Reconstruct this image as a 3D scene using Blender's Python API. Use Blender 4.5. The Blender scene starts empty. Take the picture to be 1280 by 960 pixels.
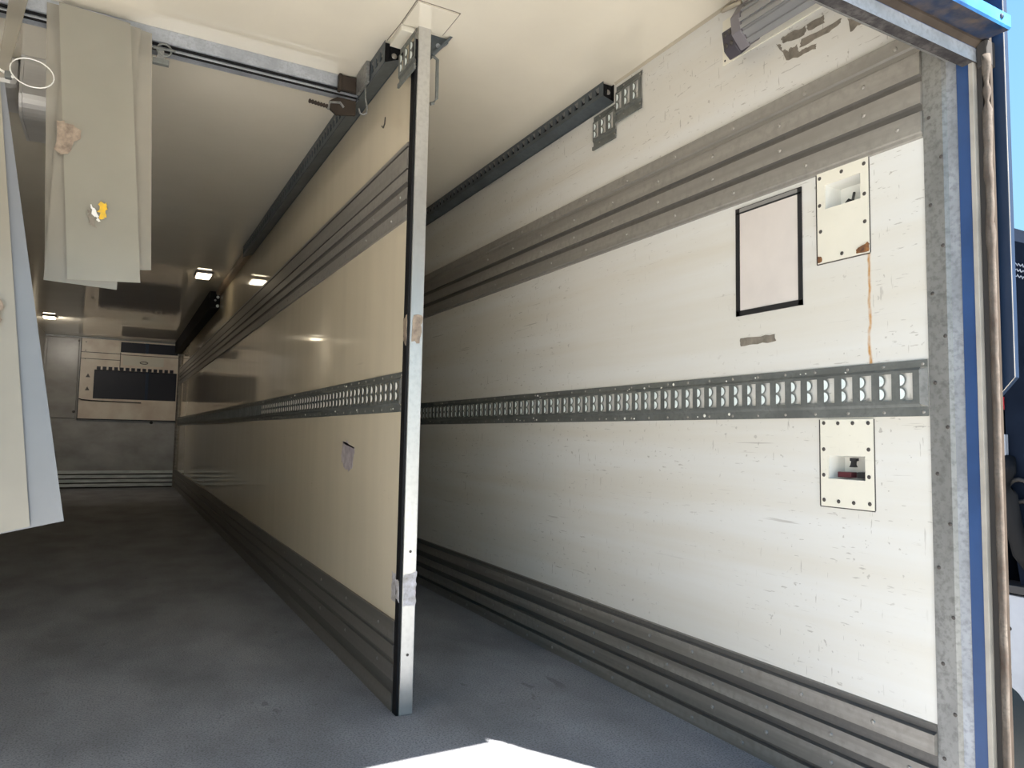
import bpy, bmesh, math, random
from mathutils import Vector, Matrix
random.seed(7)
S = bpy.context.scene
COL = S.collection
# ------------------------------------------------------------------ camera
cam_d = bpy.data.cameras.new('camera'); cam = bpy.data.objects.new('camera', cam_d); COL.objects.link(cam)
cam_d.sensor_width = 36.0; cam_d.sensor_fit = 'HORIZONTAL'; cam_d.lens = 36.0*898.43/1280; cam_d.clip_start = 0.02; cam_d.clip_end = 400
yaw, pit, rol = [math.radians(a) for a in (28.6298, 4.2182, 1.0650)]
F = Vector((math.sin(yaw)*math.cos(pit), math.cos(yaw)*math.cos(pit), math.sin(pit)))
Rt = Vector((math.cos(yaw), -math.sin(yaw), 0)); Up = Rt.cross(F)
R2 = math.cos(rol)*Rt + math.sin(rol)*Up; U2 = -math.sin(rol)*Rt + math.cos(rol)*Up
M = Matrix((R2, U2, -F)).transposed().to_4x4(); M.translation = Vector((0, 0, 0.90))
cam.matrix_world = M
S.camera = cam
# ------------------------------------------------------------------ world, sun, exposure
SKY_STRENGTH = 1.10
SUN_STRENGTH = 25.0
W = bpy.data.worlds.new('sky'); S.world = W; W.use_nodes = True
nt = W.node_tree; nt.nodes.clear()
wo = nt.nodes.new('ShaderNodeOutputWorld'); wb = nt.nodes.new('ShaderNodeBackground'); wb.inputs['Strength'].default_value = SKY_STRENGTH
wt = nt.nodes.new('ShaderNodeTexCoord'); wx = nt.nodes.new('ShaderNodeSeparateXYZ'); wr = nt.nodes.new('ShaderNodeValToRGB')
nt.links.new(wt.outputs['Generated'], wx.inputs[0]); nt.links.new(wx.outputs['Z'], wr.inputs[0])
nt.links.new(wr.outputs[0], wb.inputs['Color']); nt.links.new(wb.outputs[0], wo.inputs['Surface'])
cr = wr.color_ramp
cr.elements[0].position = 0.0; cr.elements[0].color = (0.50, 0.80, 1.0, 1)
cr.elements[1].position = 1.0; cr.elements[1].color = (0.10, 0.30, 0.80, 1)
e = cr.elements.new(0.25); e.color = (0.34, 0.66, 0.95, 1)
e = cr.elements.new(0.6); e.color = (0.22, 0.52, 0.95, 1)
sun_d = bpy.data.lights.new('sun', 'SUN'); sun = bpy.data.objects.new('sun', sun_d); COL.objects.link(sun)
sun_d.energy = SUN_STRENGTH; sun_d.angle = math.radians(0.5); sun_d.color = (1.0, 0.96, 0.90)
SD = Vector((-0.663, 1.13, -1.815)).normalized()
sun.rotation_euler = SD.to_track_quat('-Z', 'Y').to_euler(); sun.location = (6, -8, 12)
S.view_settings.view_transform = 'Standard'; S.view_settings.look = 'None'
S.view_settings.exposure = 0.16; S.view_settings.gamma = 1.0; S.view_settings.use_curve_mapping = False

# ------------------------------------------------------------------ dimensions
XR, XL, XP, ZC, YB, YF = 1.665, -1.02, 0.838, 2.31, 12.74, 1.005
ZG = -0.85
# ------------------------------------------------------------------ materials
def mat(name, col, rough=0.5, metal=0.0, spec=0.5, var=0.0, vscale=3.0, vstretch=(1, 1, 1), col2=None, fine=0.0, fscale=80.0,
        bump=0.0, bscale=60.0, scratch=0.0, scr_col=(0.12, 0.11, 0.10), emit=0.0, coat=0.0, dens=0.5):
    m = bpy.data.materials.new(name); m.use_nodes = True
    t = m.node_tree; N = t.nodes; L = t.links
    b = N['Principled BSDF']
    b.inputs['Base Color'].default_value = (*col, 1); b.inputs['Roughness'].default_value = rough; b.inputs['Metallic'].default_value = metal
    b.inputs['Specular IOR Level'].default_value = spec
    b.inputs['Coat Weight'].default_value = coat; b.inputs['Coat Roughness'].default_value = 0.05
    if emit:
        b.inputs['Emission Color'].default_value = (*col, 1); b.inputs['Emission Strength'].default_value = emit
    g = N.new('ShaderNodeNewGeometry')
    def noise(scale, stretch=(1, 1, 1), detail=5, rot=(0, 0, 0), rough_=0.55, off=(0, 0, 0)):
        mp = N.new('ShaderNodeMapping'); mp.inputs['Scale'].default_value = stretch; mp.inputs['Rotation'].default_value = rot
        mp.inputs['Location'].default_value = off
        L.new(g.outputs['Position'], mp.inputs['Vector'])
        n = N.new('ShaderNodeTexNoise'); n.inputs['Scale'].default_value = scale; n.inputs['Detail'].default_value = detail
        n.inputs['Roughness'].default_value = rough_
        L.new(mp.outputs[0], n.inputs['Vector']); return n.outputs['Fac']
    def rng(v, a, b_, c=0.0, d=1.0):
        r = N.new('ShaderNodeMapRange'); r.inputs[1].default_value = a; r.inputs[2].default_value = b_
        r.inputs[3].default_value = c; r.inputs[4].default_value = d; L.new(v, r.inputs[0]); return r.outputs[0]
    def mul(a, b_):
        x = N.new('ShaderNodeMath'); x.operation = 'MULTIPLY'; L.new(a, x.inputs[0])
        if isinstance(b_, float): x.inputs[1].default_value = b_
        else: L.new(b_, x.inputs[1])
        return x.outputs[0]
    def mix(f, a, b_):
        x = N.new('ShaderNodeMix'); x.data_type = 'RGBA'; x.clamp_factor = True
        L.new(f, x.inputs[0])
        for v, k in ((a, 6), (b_, 7)):
            if isinstance(v, tuple): x.inputs[k].default_value = (*v, 1)
            else: L.new(v, x.inputs[k])
        return x.outputs[2]
    cur = col
    if var:
        c2 = col2 if col2 else tuple(c*(1-var) for c in col)
        cur = mix(rng(noise(vscale, vstretch), 0.35, 0.68), col, c2)
    if fine:
        c3 = tuple(c*(1-fine) for c in col)
        cur = mix(rng(noise(fscale, (1, 1, 1), 3), 0.45, 0.70, 0, 0.8), cur, c3)
    if scratch:
        msk = rng(noise(1.6, (1, 1, 1), 3, off=(3, 1, 2)), 0.60-0.22*dens, 0.74-0.22*dens)
        for rot, sc, st, th in (((0.5, 0, 0), 15, (1, 0.7, 8), 0.68), ((-0.35, 0, 0), 17, (1, 6, 0.8), 0.685), ((-0.9, 0, 0), 26, (1, 0.8, 4), 0.685),
                                ((1.1, 0, 0), 24, (1, 0.8, 5), 0.69), ((0.02, 0, 0), 8, (1, 0.35, 12), 0.70)):
            f = mul(mul(rng(noise(sc, st, 3, rot), th, th+0.03), msk), scratch)
            cur = mix(f, cur, scr_col)
        cur = mix(mul(mul(rng(noise(55, (1, 1, 1), 2, off=(7, 0, 0)), 0.70, 0.73), scratch), msk), cur, scr_col)
    if not isinstance(cur, tuple): L.new(cur, b.inputs['Base Color'])
    if bump:
        bp = N.new('ShaderNodeBump'); bp.inputs['Strength'].default_value = bump; bp.inputs['Distance'].default_value = 0.002
        L.new(noise(bscale), bp.inputs['Height']); L.new(bp.outputs[0], b.inputs['Normal'])
    m['b'] = 1
    return m

def rust_streak(m, yc, z0, z1, w):
    """a stain with its own shape: a rust run on the panel below a leaking plate"""
    t = m.node_tree; N = t.nodes; L = t.links; b = N['Principled BSDF']
    g = N.new('ShaderNodeNewGeometry'); sp = N.new('ShaderNodeSeparateXYZ'); L.new(g.outputs['Position'], sp.inputs[0])
    n = N.new('ShaderNodeTexNoise'); n.inputs['Scale'].default_value = 14; n.inputs['Detail'].default_value = 4; L.new(g.outputs['Position'], n.inputs['Vector'])
    def math_(op, a, b_=None):
        x = N.new('ShaderNodeMath'); x.operation = op
        for i, v in enumerate((a, b_)):
            if v is None: continue
            if isinstance(v, (int, float)): x.inputs[i].default_value = v
            else: L.new(v, x.inputs[i])
        return x.outputs[0]
    wob = math_('MULTIPLY', math_('SUBTRACT', n.outputs['Fac'], 0.5), 0.022)
    d = math_('ABSOLUTE', math_('SUBTRACT', math_('ADD', sp.outputs['Y'], wob), yc))
    r = N.new('ShaderNodeMapRange'); r.inputs[1].default_value = w; r.inputs[2].default_value = w*0.2; L.new(d, r.inputs[0])
    rz = N.new('ShaderNodeMapRange'); rz.inputs[1].default_value = z0-0.01; rz.inputs[2].default_value = z0; L.new(sp.outputs['Z'], rz.inputs[0])
    rz2 = N.new('ShaderNodeMapRange'); rz2.inputs[1].default_value = z1+0.004; rz2.inputs[2].default_value = z1; L.new(sp.outputs['Z'], rz2.inputs[0])
    n2 = N.new('ShaderNodeTexNoise'); n2.inputs['Scale'].default_value = 60; L.new(g.outputs['Position'], n2.inputs['Vector'])
    fac = math_('MULTIPLY', math_('MULTIPLY', r.outputs[0], rz.outputs[0]), math_('MULTIPLY', rz2.outputs[0], math_('MULTIPLY', n2.outputs['Fac'], 1.5)))
    x = N.new('ShaderNodeMix'); x.data_type = 'RGBA'; x.clamp_factor = True; L.new(fac, x.inputs[0])
    src = b.inputs['Base Color'].links[0].from_socket
    L.new(src, x.inputs[6]); x.inputs[7].default_value = (0.50, 0.24, 0.05, 1); L.new(x.outputs[2], b.inputs['Base Color'])

M_wall = mat('white_gelcoat_wall', (0.72, 0.71, 0.68), 0.36, var=0.12, vscale=1.8, vstretch=(1, 0.25, 5), col2=(0.665, 0.63, 0.56), scratch=0.65, dens=0.9, scr_col=(0.36, 0.33, 0.29))
rust_streak(M_wall, 1.157, 1.105, 1.392, 0.006)
M_part = mat('cream_gelcoat_partition', (0.80, 0.70, 0.53), 0.06, coat=0.0, spec=0.75, var=0.06, vscale=2.5, vstretch=(1, 3, 0.4), scratch=0.35, dens=0.1, scr_col=(0.3, 0.25, 0.17))
M_ceil = mat('cream_gelcoat_ceiling', (0.80, 0.735, 0.61), 0.05, coat=0.35, spec=0.6, var=0.05, vscale=3, scratch=0.35, dens=0.05, scr_col=(0.25, 0.22, 0.17))
M_lwall = mat('grey_gelcoat_wall', (0.62, 0.57, 0.48), 0.3, var=0.1)
M_back = mat('dirty_grey_bulkhead', (0.27, 0.25, 0.22), 0.30, var=0.6, vscale=2.2, vstretch=(1, 1, 1.6), col2=(0.42, 0.40, 0.37))
M_floor = mat('dark_grey_floor', (0.39, 0.40, 0.435), 0.60, spec=0.3, var=0.45, vscale=3.2, vstretch=(1, 0.6, 1), col2=(0.24, 0.245, 0.268), fine=0.75, fscale=170, bump=0.15, bscale=260, scratch=0.5, dens=0.7, scr_col=(0.12, 0.12, 0.125))
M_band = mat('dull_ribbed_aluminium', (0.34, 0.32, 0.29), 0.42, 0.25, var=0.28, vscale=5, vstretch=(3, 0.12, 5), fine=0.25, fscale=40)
M_bandr = mat('shade_toned_channel_aluminium', (0.17, 0.158, 0.145), 0.5, 0.25, var=0.35, vscale=5, vstretch=(3, 0.12, 5), fine=0.3, fscale=50)  # shade of the angled recesses, painted in as a darker base colour
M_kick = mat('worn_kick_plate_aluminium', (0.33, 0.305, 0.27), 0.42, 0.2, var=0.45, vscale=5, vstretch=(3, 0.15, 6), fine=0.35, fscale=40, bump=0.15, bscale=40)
M_kickr = mat('shade_toned_kick_plate_channel', (0.14, 0.13, 0.12), 0.5, 0.15, var=0.35, vscale=5, vstretch=(3, 0.15, 6), fine=0.3)  # kick plate channels: recess shade put into the base colour
M_pkick = mat('scuffed_grey_plate', (0.20, 0.185, 0.165), 0.45, 0.2, var=0.3, vscale=5, vstretch=(3, 0.15, 6), fine=0.25)
M_whitekick = mat('white_stained_rib_plate', (0.90, 0.92, 0.90), 0.4, 0.0, var=0.6, vscale=4, vstretch=(1, 1, 7), col2=(0.50, 0.55, 0.53))
M_zinc = mat('dark_zinc_track', (0.20, 0.21, 0.20), 0.5, 0.35, var=0.3, vscale=9, fine=0.3, fscale=90)
M_dzinc = mat('dark_zinc_rail', (0.115, 0.135, 0.15), 0.45, 0.35, var=0.35, vscale=9, fine=0.3, fscale=70)
M_galv = mat('galvanised_steel', (0.31, 0.31, 0.30), 0.45, 0.45, var=0.25, vscale=11, vstretch=(1, 1, 0.35), fine=0.5, fscale=90, bump=0.1)
M_galvl = mat('bright_galvanised_steel', (0.50, 0.53, 0.58), 0.42, 0.4, var=0.35, vscale=10, fine=0.35, fscale=110)
M_galvm = mat('blue_grey_galvanised', (0.36, 0.38, 0.415), 0.45, 0.35, var=0.3, vscale=8, fine=0.45, fscale=90)
M_lobe = mat('bright_tab_steel', (0.72, 0.78, 0.76), 0.35, 0.1, fine=0.2, fscale=60)
M_screw = mat('dark_screw_steel', (0.085, 0.075, 0.068), 0.5, 0.4)
M_rivet = mat('aluminium_rivet', (0.34, 0.32, 0.29), 0.35, 0.5)
M_blot = mat('white_paint_blob', (0.78, 0.75, 0.68), 0.5)
M_post = mat('satin_steel_post', (0.56, 0.55, 0.52), 0.30, 0.55, var=0.25, vscale=5, vstretch=(2, 2, 0.4), fine=0.2, fscale=60)
M_black = mat('black_rubber', (0.012, 0.012, 0.013), 0.7, 0.0, 0.12)
M_tape = mat('torn_white_tape', (0.62, 0.60, 0.63), 0.6, var=0.5, vscale=40, col2=(0.32, 0.28, 0.25))
M_tapeb = mat('torn_brown_tape', (0.36, 0.28, 0.21), 0.5, var=0.6, vscale=45, col2=(0.17, 0.13, 0.10))
M_residue = mat('grey_glue_residue', (0.27, 0.235, 0.19), 0.8, var=0.4, vscale=40, bump=0.5, bscale=120)
M_cream = mat('cream_plate', (0.80, 0.76, 0.65), 0.4, var=0.06, vscale=6, scratch=0.3, dens=0.2, scr_col=(0.4, 0.36, 0.3))
M_pocket = mat('white_pocket', (0.78, 0.77, 0.72), 0.45)
M_rust = mat('rust_crust', (0.10, 0.045, 0.025), 0.85, var=0.6, vscale=60, col2=(0.33, 0.15, 0.05), bump=0.6)
M_signblack = mat('black_sign_border', (0.018, 0.018, 0.02), 0.4)
M_signgrey = mat('worn_grey_border', (0.25, 0.24, 0.23), 0.5)
M_sign = mat('blank_sign_paper', (0.72, 0.66, 0.62), 0.45, var=0.08, vscale=8, scratch=0.4, dens=0.2, scr_col=(0.4, 0.36, 0.33))
M_dark = mat('black_plastic', (0.02, 0.02, 0.022), 0.45)
M_maroon = mat('maroon_plastic', (0.10, 0.022, 0.028), 0.45)
M_blue = mat('blue_painted_steel', (0.024, 0.07, 0.20), 0.38, var=0.25, vscale=6)
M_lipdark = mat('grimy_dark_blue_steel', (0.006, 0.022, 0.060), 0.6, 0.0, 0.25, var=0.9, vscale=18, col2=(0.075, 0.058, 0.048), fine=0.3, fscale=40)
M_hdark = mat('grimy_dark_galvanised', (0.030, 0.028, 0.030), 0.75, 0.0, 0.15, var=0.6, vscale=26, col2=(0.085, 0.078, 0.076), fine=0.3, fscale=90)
M_lipblue = mat('chipped_blue_steel', (0.07, 0.30, 0.66), 0.35, var=0.5, vscale=9, col2=(0.03, 0.10, 0.30), fine=0.3, fscale=40)
M_navy = mat('navy_painted_panel', (0.010, 0.026, 0.062), 0.5, var=0.2, vscale=3)
M_seal = mat('pale_edge_seal', (0.42, 0.385, 0.335), 0.6, var=0.25, vscale=12)
M_crust = mat('corroded_edge_bead', (0.14, 0.118, 0.098), 0.9, var=0.6, vscale=22, vstretch=(1, 1, 0.6), col2=(0.055, 0.036, 0.026), bump=0.9, bscale=45, fine=0.5, fscale=160)
M_groove = mat('grimy_rubber_groove', (0.045, 0.041, 0.039), 0.75, 0.0, 0.2)
M_brown = mat('grimy_brown_seal', (0.060, 0.046, 0.036), 0.75, 0.0, 0.2, var=0.4, vscale=14)
M_alu = mat('satin_aluminium_fin', (0.38, 0.38, 0.385), 0.38, 0.55)
M_cap = mat('grey_plastic_cap', (0.19, 0.175, 0.19), 0.5)
M_capd = mat('dark_grey_plastic_cap', (0.06, 0.053, 0.066), 0.5)
M_cable = mat('cream_cable', (0.50, 0.44, 0.34), 0.55)
M_duct = mat('brushed_grey_metal', (0.56, 0.54, 0.51), 0.36, 0.35, var=0.1, vscale=10, vstretch=(0.3, 1, 6))
M_tie = mat('white_nylon', (0.85, 0.84, 0.80), 0.4)
M_yellow = mat('yellow_sticker_scrap', (0.80, 0.48, 0.02), 0.5, var=0.4, vscale=60, col2=(0.62, 0.40, 0.05))
M_scrapw = mat('white_sticker_scrap', (0.80, 0.78, 0.74), 0.5)
M_plabel = mat('torn_lilac_label', (0.55, 0.49, 0.50), 0.6, var=0.6, vscale=35, col2=(0.36, 0.31, 0.33))
M_lamp = mat('lit_lamp_lens', (1.0, 0.86, 0.62), 0.4, emit=8.0)
M_vent = mat('dark_vent_void', (0.008, 0.010, 0.022), 0.5)
M_unit = mat('cream_unit_panel', (0.88, 0.80, 0.68), 0.4, var=0.3, vscale=4, col2=(0.72, 0.60, 0.49))
M_ground = mat('pale_concrete_yard', (0.52, 0.50, 0.455), 0.85, var=0.25, vscale=0.6, fine=0.2)
M_vbody = mat('dark_navy_truck_body', (0.008, 0.012, 0.022), 0.85, 0.0, 0.02, var=0.3, vscale=6)
M_vwhite = mat('white_truck_skirt', (0.36, 0.38, 0.43), 0.5, var=0.15, vscale=5)
M_red = mat('red_lamp_plastic', (0.6, 0.05, 0.06), 0.4)
M_batten = mat('brown_batten', (0.36, 0.27, 0.19), 0.5, var=0.2)
M_side = mat('white_trailer_skin', (0.75, 0.76, 0.78), 0.5)

def pvc(name, col, alpha, tint=0.0):
    m = bpy.data.materials.new(name); m.use_nodes = True
    t = m.node_tree; N = t.nodes; L = t.links; N.clear()
    o = N.new('ShaderNodeOutputMaterial'); d = N.new('ShaderNodeBsdfDiffuse'); tl = N.new('ShaderNodeBsdfTranslucent')
    tr = N.new('ShaderNodeBsdfTransparent'); gl = N.new('ShaderNodeBsdfGlossy'); gl.inputs['Roughness'].default_value = 0.22
    a = N.new('ShaderNodeMixShader'); b = N.new('ShaderNodeMixShader'); c = N.new('ShaderNodeMixShader')
    g = N.new('ShaderNodeNewGeometry'); n = N.new('ShaderNodeTexNoise'); n.inputs['Scale'].default_value = 5; n.inputs['Detail'].default_value = 5
    L.new(g.outputs['Position'], n.inputs['Vector'])
    mx = N.new('ShaderNodeMix'); mx.data_type = 'RGBA'; mx.inputs[6].default_value = (*col, 1); mx.inputs[7].default_value = (*[x*0.8 for x in col], 1)
    L.new(n.outputs['Fac'], mx.inputs[0]); L.new(mx.outputs[2], d.inputs['Color']); L.new(mx.outputs[2], tl.inputs['Color'])
    a.inputs[0].default_value = 0.25; L.new(d.outputs[0], a.inputs[1]); L.new(tl.outputs[0], a.inputs[2])
    b.inputs[0].default_value = alpha; L.new(a.outputs[0], b.inputs[1]); L.new(tr.outputs[0], b.inputs[2])
    c.inputs[0].default_value = 0.06; L.new(b.outputs[0], c.inputs[1]); L.new(gl.outputs[0], c.inputs[2])
    L.new(c.outputs[0], o.inputs['Surface']); return m
M_pvc = pvc('cloudy_beige_pvc', (0.52, 0.48, 0.40), 0.48)
M_pvcg = pvc('sky_sheen_grey_pvc', (0.36, 0.375, 0.40), 0.12)  # clear strip; reflected sky is painted in as a blue-grey base colour
M_pvcw = pvc('cloudy_cream_pvc', (0.50, 0.46, 0.38), 0.14)
M_pvcf = pvc('cloudy_front_pvc', (0.52, 0.49, 0.41), 0.38)

# ------------------------------------------------------------------ mesh helpers
class MB:
    def __init__(s): s.v = []; s.f = []; s.mi = []
    def face(s, pts, m=0):
        i = len(s.v); s.v += [tuple(p) for p in pts]; s.f.append(tuple(range(i, i+len(pts)))); s.mi.append(m)
    def box(s, x0, x1, y0, y1, z0, z1, m=0):
        i = len(s.v)
        s.v += [(x, y, z) for x in (x0, x1) for y in (y0, y1) for z in (z0, z1)]
        for q in ((0, 1, 3, 2), (4, 6, 7, 5), (0, 4, 5, 1), (2, 3, 7, 6), (0, 2, 6, 4), (1, 5, 7, 3)):
            s.f.append(tuple(i+k for k in q)); s.mi.append(m)
        return s
    def prism(s, prof, axis, a0, a1, m=0, mseg=None, caps=True):
        """closed profile of 2D points swept along an axis; axis y: (x,z), axis x: (y,z), axis z: (x,y)"""
        def P(p, a): return {'y': (p[0], a, p[1]), 'x': (a, p[0], p[1]), 'z': (p[0], p[1], a)}[axis]
        n = len(prof); i = len(s.v)
        s.v += [P(p, a0) for p in prof] + [P(p, a1) for p in prof]
        for k in range(n):
            k2 = (k+1) % n
            s.f.append((i+k, i+k2, i+n+k2, i+n+k)); s.mi.append(mseg[k] if mseg else m)
        if caps:
            s.f.append(tuple(i+k for k in range(n))[::-1]); s.mi.append(m); s.f.append(tuple(i+n+k for k in range(n))); s.mi.append(m)
        return s
    def tube(s, pts, r, n=8, m=0, closed=False):
        pts = [Vector(p) for p in pts]; rings = []
        for k, p in enumerate(pts):
            a = pts[k-1] if (k or closed) else p; b = pts[(k+1) % len(pts)] if (k < len(pts)-1 or closed) else p
            t = (b-a).normalized(); u = t.cross(Vector((0.31, 0.17, 0.93))).normalized(); w = t.cross(u)
            i = len(s.v); rings.append(i); rr = r[k] if isinstance(r, (list, tuple)) else r
            s.v += [tuple(p + rr*(math.cos(2*math.pi*j/n)*u + math.sin(2*math.pi*j/n)*w)) for j in range(n)]
        K = len(rings)
        for k in range(K if closed else K-1):
            a, b = rings[k], rings[(k+1) % K]
            for j in range(n):
                s.f.append((a+j, a+(j+1) % n, b+(j+1) % n, b+j)); s.mi.append(m)
        if not closed:
            s.f.append(tuple(rings[0]+j for j in range(n))[::-1]); s.mi.append(m); s.f.append(tuple(rings[-1]+j for j in range(n))); s.mi.append(m)
        return s
    def dome(s, c, nrm, r, h, n=8, m=0):
        c = Vector(c); nv = Vector(nrm).normalized(); u = nv.orthogonal().normalized(); w = nv.cross(u)
        i = len(s.v)
        for rr, hh in ((r, 0), (r*0.72, h*0.75)):
            s.v += [tuple(c + nv*hh + rr*(math.cos(2*math.pi*j/n)*u + math.sin(2*math.pi*j/n)*w)) for j in range(n)]
        s.v.append(tuple(c+nv*h))
        for j in range(n):
            s.f.append((i+j, i+(j+1) % n, i+n+(j+1) % n, i+n+j)); s.mi.append(m)
            s.f.append((i+n+j, i+n+(j+1) % n, i+2*n)); s.mi.append(m)
        return s
    def plate(s, X, d, y0, y1, z0, z1, holes, m=0):
        """a sheet facing -x at x = X-d with rectangular openings, rim depth d"""
        ys = sorted({y0, y1, *[h[0] for h in holes], *[h[1] for h in holes]}); zs = sorted({z0, z1, *[h[2] for h in holes], *[h[3] for h in holes]})
        x = X-d
        for a, b in zip(ys, ys[1:]):
            for c, e_ in zip(zs, zs[1:]):
                ym, zm = (a+b)/2, (c+e_)/2
                if any(h[0] < ym < h[1] and h[2] < zm < h[3] for h in holes): continue
                s.face([(x, a, c), (x, b, c), (x, b, e_), (x, a, e_)], m)
        for a, b, c, e_ in list(holes)+[(y0, y1, z0, z1)]:
            s.face([(x, a, c), (X, a, c), (X, a, e_), (x, a, e_)], m); s.face([(x, b, c), (X, b, c), (X, b, e_), (x, b, e_)], m)
            s.face([(x, a, c), (X, a, c), (X, b, c), (x, b, c)], m); s.face([(x, a, e_), (X, a, e_), (X, b, e_), (x, b, e_)], m)
        return s
    def build(s, name, mats, parent=None, bevel=0.0, smooth=False, solid=0.0, origin=None):
        if not isinstance(mats, (list, tuple)): mats = [mats]
        xs = [Vector(p) for p in s.v]
        if parent is not None: o0 = Vector(parent.get('w', parent.location))
        elif origin is not None: o0 = Vector(origin)
        else:
            lo = [min(p[k] for p in xs) for k in range(3)]; hi = [max(p[k] for p in xs) for k in range(3)]
            o0 = Vector(((lo[0]+hi[0])/2, (lo[1]+hi[1])/2, lo[2]))
        me = bpy.data.meshes.new(name); me.from_pydata([tuple(p-o0) for p in xs], [], s.f); me.update()
        for m in mats: me.materials.append(m)
        me.polygons.foreach_set('material_index', s.mi)
        b = bmesh.new(); b.from_mesh(me); bmesh.ops.remove_doubles(b, verts=b.verts, dist=1e-5); bmesh.ops.recalc_face_normals(b, faces=b.faces); b.to_mesh(me); b.free()
        if smooth:
            me.polygons.foreach_set('use_smooth', [True]*len(me.polygons))
        o = bpy.data.objects.new(name, me); COL.objects.link(o)
        if parent is not None: o.parent = parent; o['w'] = tuple(o0)
        else: o.location = o0
        if bevel:
            md = o.modifiers.new('bevel', 'BEVEL'); md.width = bevel; md.segments = 2; md.limit_method = 'ANGLE'
        if solid:
            md = o.modifiers.new('thickness', 'SOLIDIFY'); md.thickness = solid; md.offset = 0
        return o
def tag(o, label, cat, group=None):
    o['label'] = label; o['category'] = cat
    if group: o['group'] = group
    return o
def thing(name, loc, label, cat, group=None):
    o = bpy.data.objects.new(name, None); o.empty_display_size = 0.1; o.location = loc; COL.objects.link(o); return tag(o, label, cat, group)
def struct(o): o['kind'] = 'structure'; return o

# ------------------------------------------------------------------ setting: shell
struct(MB().box(XL-0.06, XR+0.08, 0.90, YB+0.1, -0.10, 0.0).build('floor', M_floor))
struct(MB().box(XL-0.08, XR+0.08, 0.95, YB+0.1, ZC, ZC+0.09).build('ceiling', M_ceil))
P1 = (1.172, 1.280, 1.535, 1.603); P2 = (1.172, 1.280, 0.806, 0.867)       # openings for the two latch pockets
wr_ = MB().plate(XR+0.08, 0.08, YF, YB, 0.0, ZC, [P1, P2])
wr_.face([(XR+0.08, YF, 0), (XR+0.08, YB, 0), (XR+0.08, YB, ZC), (XR+0.08, YF, ZC)], 1)
struct(wr_.build('wall_right', [M_wall, M_side]))
struct(MB().box(XL-0.08, XL, 0.90, YB, 0.0, ZC).build('wall_left', M_lwall))
struct(MB().box(XL-0.08, XR+0.08, YB, YB+0.1, 0.0, ZC).build('wall_back', M_back))
struct(MB().box(XP, XP+0.038, 2.292, YB-0.002, 0.003, ZC-0.002).build('wall_partition', M_part))
g_ = MB(); g_.box(-60, 60, -60, 60, ZG-0.1, ZG); struct(g_.build('ground', M_ground))

# ------------------------------------------------------------------ ribbed bands
def band(name, X, y0, y1, z0, z1, stops, mats, d0=0.012, d1=0.004, rivets=(), rspace=0.27, ry1=6.0, kind='structure'):
    """stops: fractions from the top where raised flats (0) and recessed channels (1) begin"""
    H = z1-z0; prof = [(X, z1)]; ms = []
    pr = []
    for k, (f, t) in enumerate(stops):
        f2 = stops[k+1][0] if k+1 < len(stops) else 1.0
        d = (d0, d1, d0*.55)[t]
        zt, zb = z1-H*f, z1-H*f2
        sl = min(0.004, (zt-zb)*0.2)
        pr.append((X-d, zt-(sl if t else 0), t)); pr.append((X-d, zb+(sl if t else 0), t))
    pts = [(X, z1)]; seg = [0]
    for k, p in enumerate(pr):
        pts.append((p[0], p[1]))
        nxt = pr[k+1] if k+1 < len(pr) else None
        seg.append(1 if (p[2] == 1 or (nxt and nxt[2] == 1)) else 0)
    pts.append((X, z0)); seg.append(0)
    seg = seg[:len(pts)]
    mb = MB().prism(pts, 'y', y0, y1, 0, seg)
    for f in rivets:
        z = z1-H*f; y = y0+0.06; k = 0
        while y < min(y1, ry1):
            mb.dome((X-d0, y+0.09*(int(f*10) % 2), z), (-1, 0, 0), 0.0065, 0.004, 7, 2); y += rspace; k += 1
    o = mb.build(name, mats); o['kind'] = kind; return o
ST = [(0, 0), (.14, 2), (.22, 0), (.42, 1), (.495, 0), (.69, 1), (.77, 0), (.95, 2)]
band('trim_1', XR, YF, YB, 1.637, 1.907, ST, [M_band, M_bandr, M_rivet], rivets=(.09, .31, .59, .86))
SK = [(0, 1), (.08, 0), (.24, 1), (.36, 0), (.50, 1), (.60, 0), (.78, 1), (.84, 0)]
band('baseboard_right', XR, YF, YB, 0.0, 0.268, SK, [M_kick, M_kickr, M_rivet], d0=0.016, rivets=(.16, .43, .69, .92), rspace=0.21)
SP = [(0, 0), (.05, 1), (.08, 0), (.34, 1), (.37, 0), (.52, 1), (.60, 0), (.74, 1), (.82, 0)]
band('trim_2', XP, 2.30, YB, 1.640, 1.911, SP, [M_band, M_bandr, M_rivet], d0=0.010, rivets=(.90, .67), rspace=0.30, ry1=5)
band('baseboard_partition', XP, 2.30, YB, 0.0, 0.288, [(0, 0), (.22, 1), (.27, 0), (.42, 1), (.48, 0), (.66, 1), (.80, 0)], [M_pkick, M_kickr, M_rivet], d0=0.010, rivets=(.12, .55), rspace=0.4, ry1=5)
# white stained ribbed plate along the foot of the bulkhead
bk = MB(); pts = [(YB, 0.27)]; sg_ = [0]
for k in range(4):
    a = 0.27-k*0.066; pts += [(YB-0.016, a), (YB-0.016, a-0.046), (YB-0.002, a-0.050), (YB-0.002, a-0.062)]; sg_ += [0, 1, 1, 1]
pts.append((YB, 0.003)); sg_.append(0); bk.prism(pts, 'x', XL+0.001, XP-0.012, 0, sg_)
struct(bk.build('baseboard_back', [M_whitekick, M_groove]))

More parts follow.
